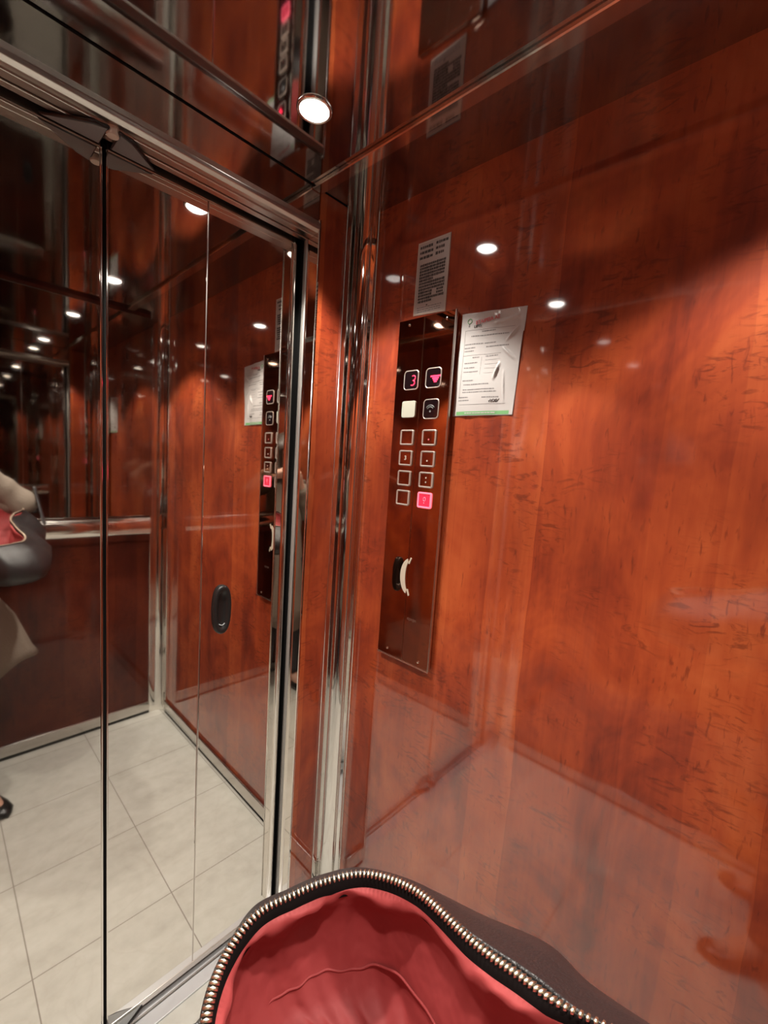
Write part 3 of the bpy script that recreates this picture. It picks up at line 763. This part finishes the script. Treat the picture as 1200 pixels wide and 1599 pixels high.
# hair: a shoulder-length cap open at the face
rg = []
for j in range(12):
    q = j / 11; z = 1.655 - .30 * q; r = .004 + .094 * min(1, math.sqrt(min(1, q * 3.0))) + .008 * math.sin(q * 9)
    ring = []
    for k in range(33):
        a = math.radians(-90 - 145 + 290 * k / 32) if q > .28 else math.radians(-90 - 180 + 360 * k / 32)
        ring.append(Vector((-.045, -.165, z)) + fx * r * math.cos(a) + fy * r * 1.08 * math.sin(a))
    rg.append(ring)
hairo = obj('hair', loft(rg, closed=False), HAIR, per, True); hm = hairo.modifiers.new('thick', 'SOLIDIFY'); hm.thickness = .012; hm.offset = 1
# coat: open-fronted, flaring to a hem that rises on the right
def coat_ring(z, hw, hd, cx, cy, n=64, hem=0.0):
    out = []
    for k in range(n):
        a = 2 * math.pi * k / n; x = cx + hw * math.cos(a); y = cy + hd * math.sin(a) + .010 * math.sin(7 * a) * smoothstep(1.0, .5, z)
        dz = hem * smoothstep(-.05, .30, x); out.append(Vector((x, y, z + dz)))
    return out
cr = [coat_ring(1.385, .075, .060, -.05, -.175), coat_ring(1.37, .130, .085, -.05, -.178), coat_ring(1.33, .175, .100, -.05, -.178), coat_ring(1.22, .170, .112, -.05, -.176), coat_ring(1.05, .160, .112, -.045, -.172),
      coat_ring(.90, .195, .120, -.025, -.168), coat_ring(.72, .240, .128, .015, -.158, hem=.05), coat_ring(.56, .280, .138, .030, -.150, hem=.06), coat_ring(.42, .295, .142, .034, -.148, hem=.17)]
coat = obj('coat', loft(cr), COAT, per, True); cm = coat.modifiers.new('thick', 'SOLIDIFY'); cm.thickness = .006; cm.offset = 1
for nm, A, B, Cc in (('r', (.090, -.178, 1.345), (.285, -.120, 1.235), (.160, -.090, 1.363)), ('l', (-.180, -.183, 1.345), (-.235, -.115, 1.150), (-.115, -.040, 1.325))):
    P = catmull([A, (Vector(A) + Vector(B)) / 2, B, (Vector(B) + Vector(Cc)) / 2, Cc], 26, False)
    rd = [.068 - .022 * k / 25 + .003 * math.sin(k * 1.4) for k in range(26)]
    obj('coat_sleeve', tube(P, rd, 20), COAT, coat, True)
obj('collar', tube([Vector((-.05 + .074 * math.cos(a), -.172 + .062 * math.sin(a), 1.392 + .006 * math.sin(a))) for a in [2 * math.pi * k / 28 for k in range(28)]], .017, 10, True), COAT, coat, True)
# trousers and shoes
for hip, knee, ank in (((.040, -.172, .86), (.085, -.130, .47), (.122, -.108, .10)), ((-.135, -.172, .86), (-.150, -.145, .47), (-.160, -.130, .10))):
    obj('trouser_leg', tube(catmull([hip, knee, ank], 16, False), [.098 - .042 * k / 15 for k in range(16)], 18), CLOTH, per, True)
def shoe_mesh(heel, toe):
    h = Vector(heel); t_ = Vector(toe); d = (t_ - h).normalized(); s = d.cross(Vector((0, 0, 1))); L = (t_ - h).length; R = []
    for q, wd, ht in ((-.02, .012, .03), (0, .028, .075), (.2, .034, .080), (.45, .036, .058), (.7, .042, .042), (.9, .036, .034), (1.0, .018, .026), (1.03, .005, .018)):
        c = h + d * L * q; R.append([c + s * wd * math.cos(a) + Vector((0, 0, ht * (.5 + .5 * math.sin(a)))) for a in [2 * math.pi * k / 20 for k in range(20)]])
    return loft(R, True, True)
obj('shoe', shoe_mesh((.110, -.150, .001), (.200, .050, .001)), SHOE, per, True)
obj('shoe', shoe_mesh((-.155, -.180, .001), (-.182, .035, .001)), SHOE, per, True)

# the telephone taking the picture, its lens at the camera
ph = thing('smartphone', 'black smartphone held up in both hands by the person in the beige coat', 'phone', E0 - F_ * .010 - U_ * .13)
def phone_slab(r0, r1, u0, u1, d0, d1, bev):
    bm = bmesh.new(); bmesh.ops.create_cube(bm, size=1)
    for v in bm.verts:
        a = r0 if v.co.x < 0 else r1; b = u0 if v.co.y < 0 else u1; c = d0 if v.co.z < 0 else d1
        v.co = Vector((a, b, c))
    es = bm.edges[:]; bmesh.ops.bevel(bm, geom=es, offset=bev, segments=3, profile=.5, affect='EDGES')
    for v in bm.verts: v.co = E0 + R_ * v.co.x + U_ * v.co.y - F_ * v.co.z
    return bm
obj('phone_body', phone_slab(-.020, .052, -.130, .016, .006, .014, .003), BLACK, ph, True, 40)
obj('screen', phone_slab(-.017, .049, -.127, .013, .0141, .0146, .0001), DARKGLASS, ph)
obj('lens_bump', phone_slab(-.017, .014, -.030, .013, .003, .006, .001), BLACK, ph)
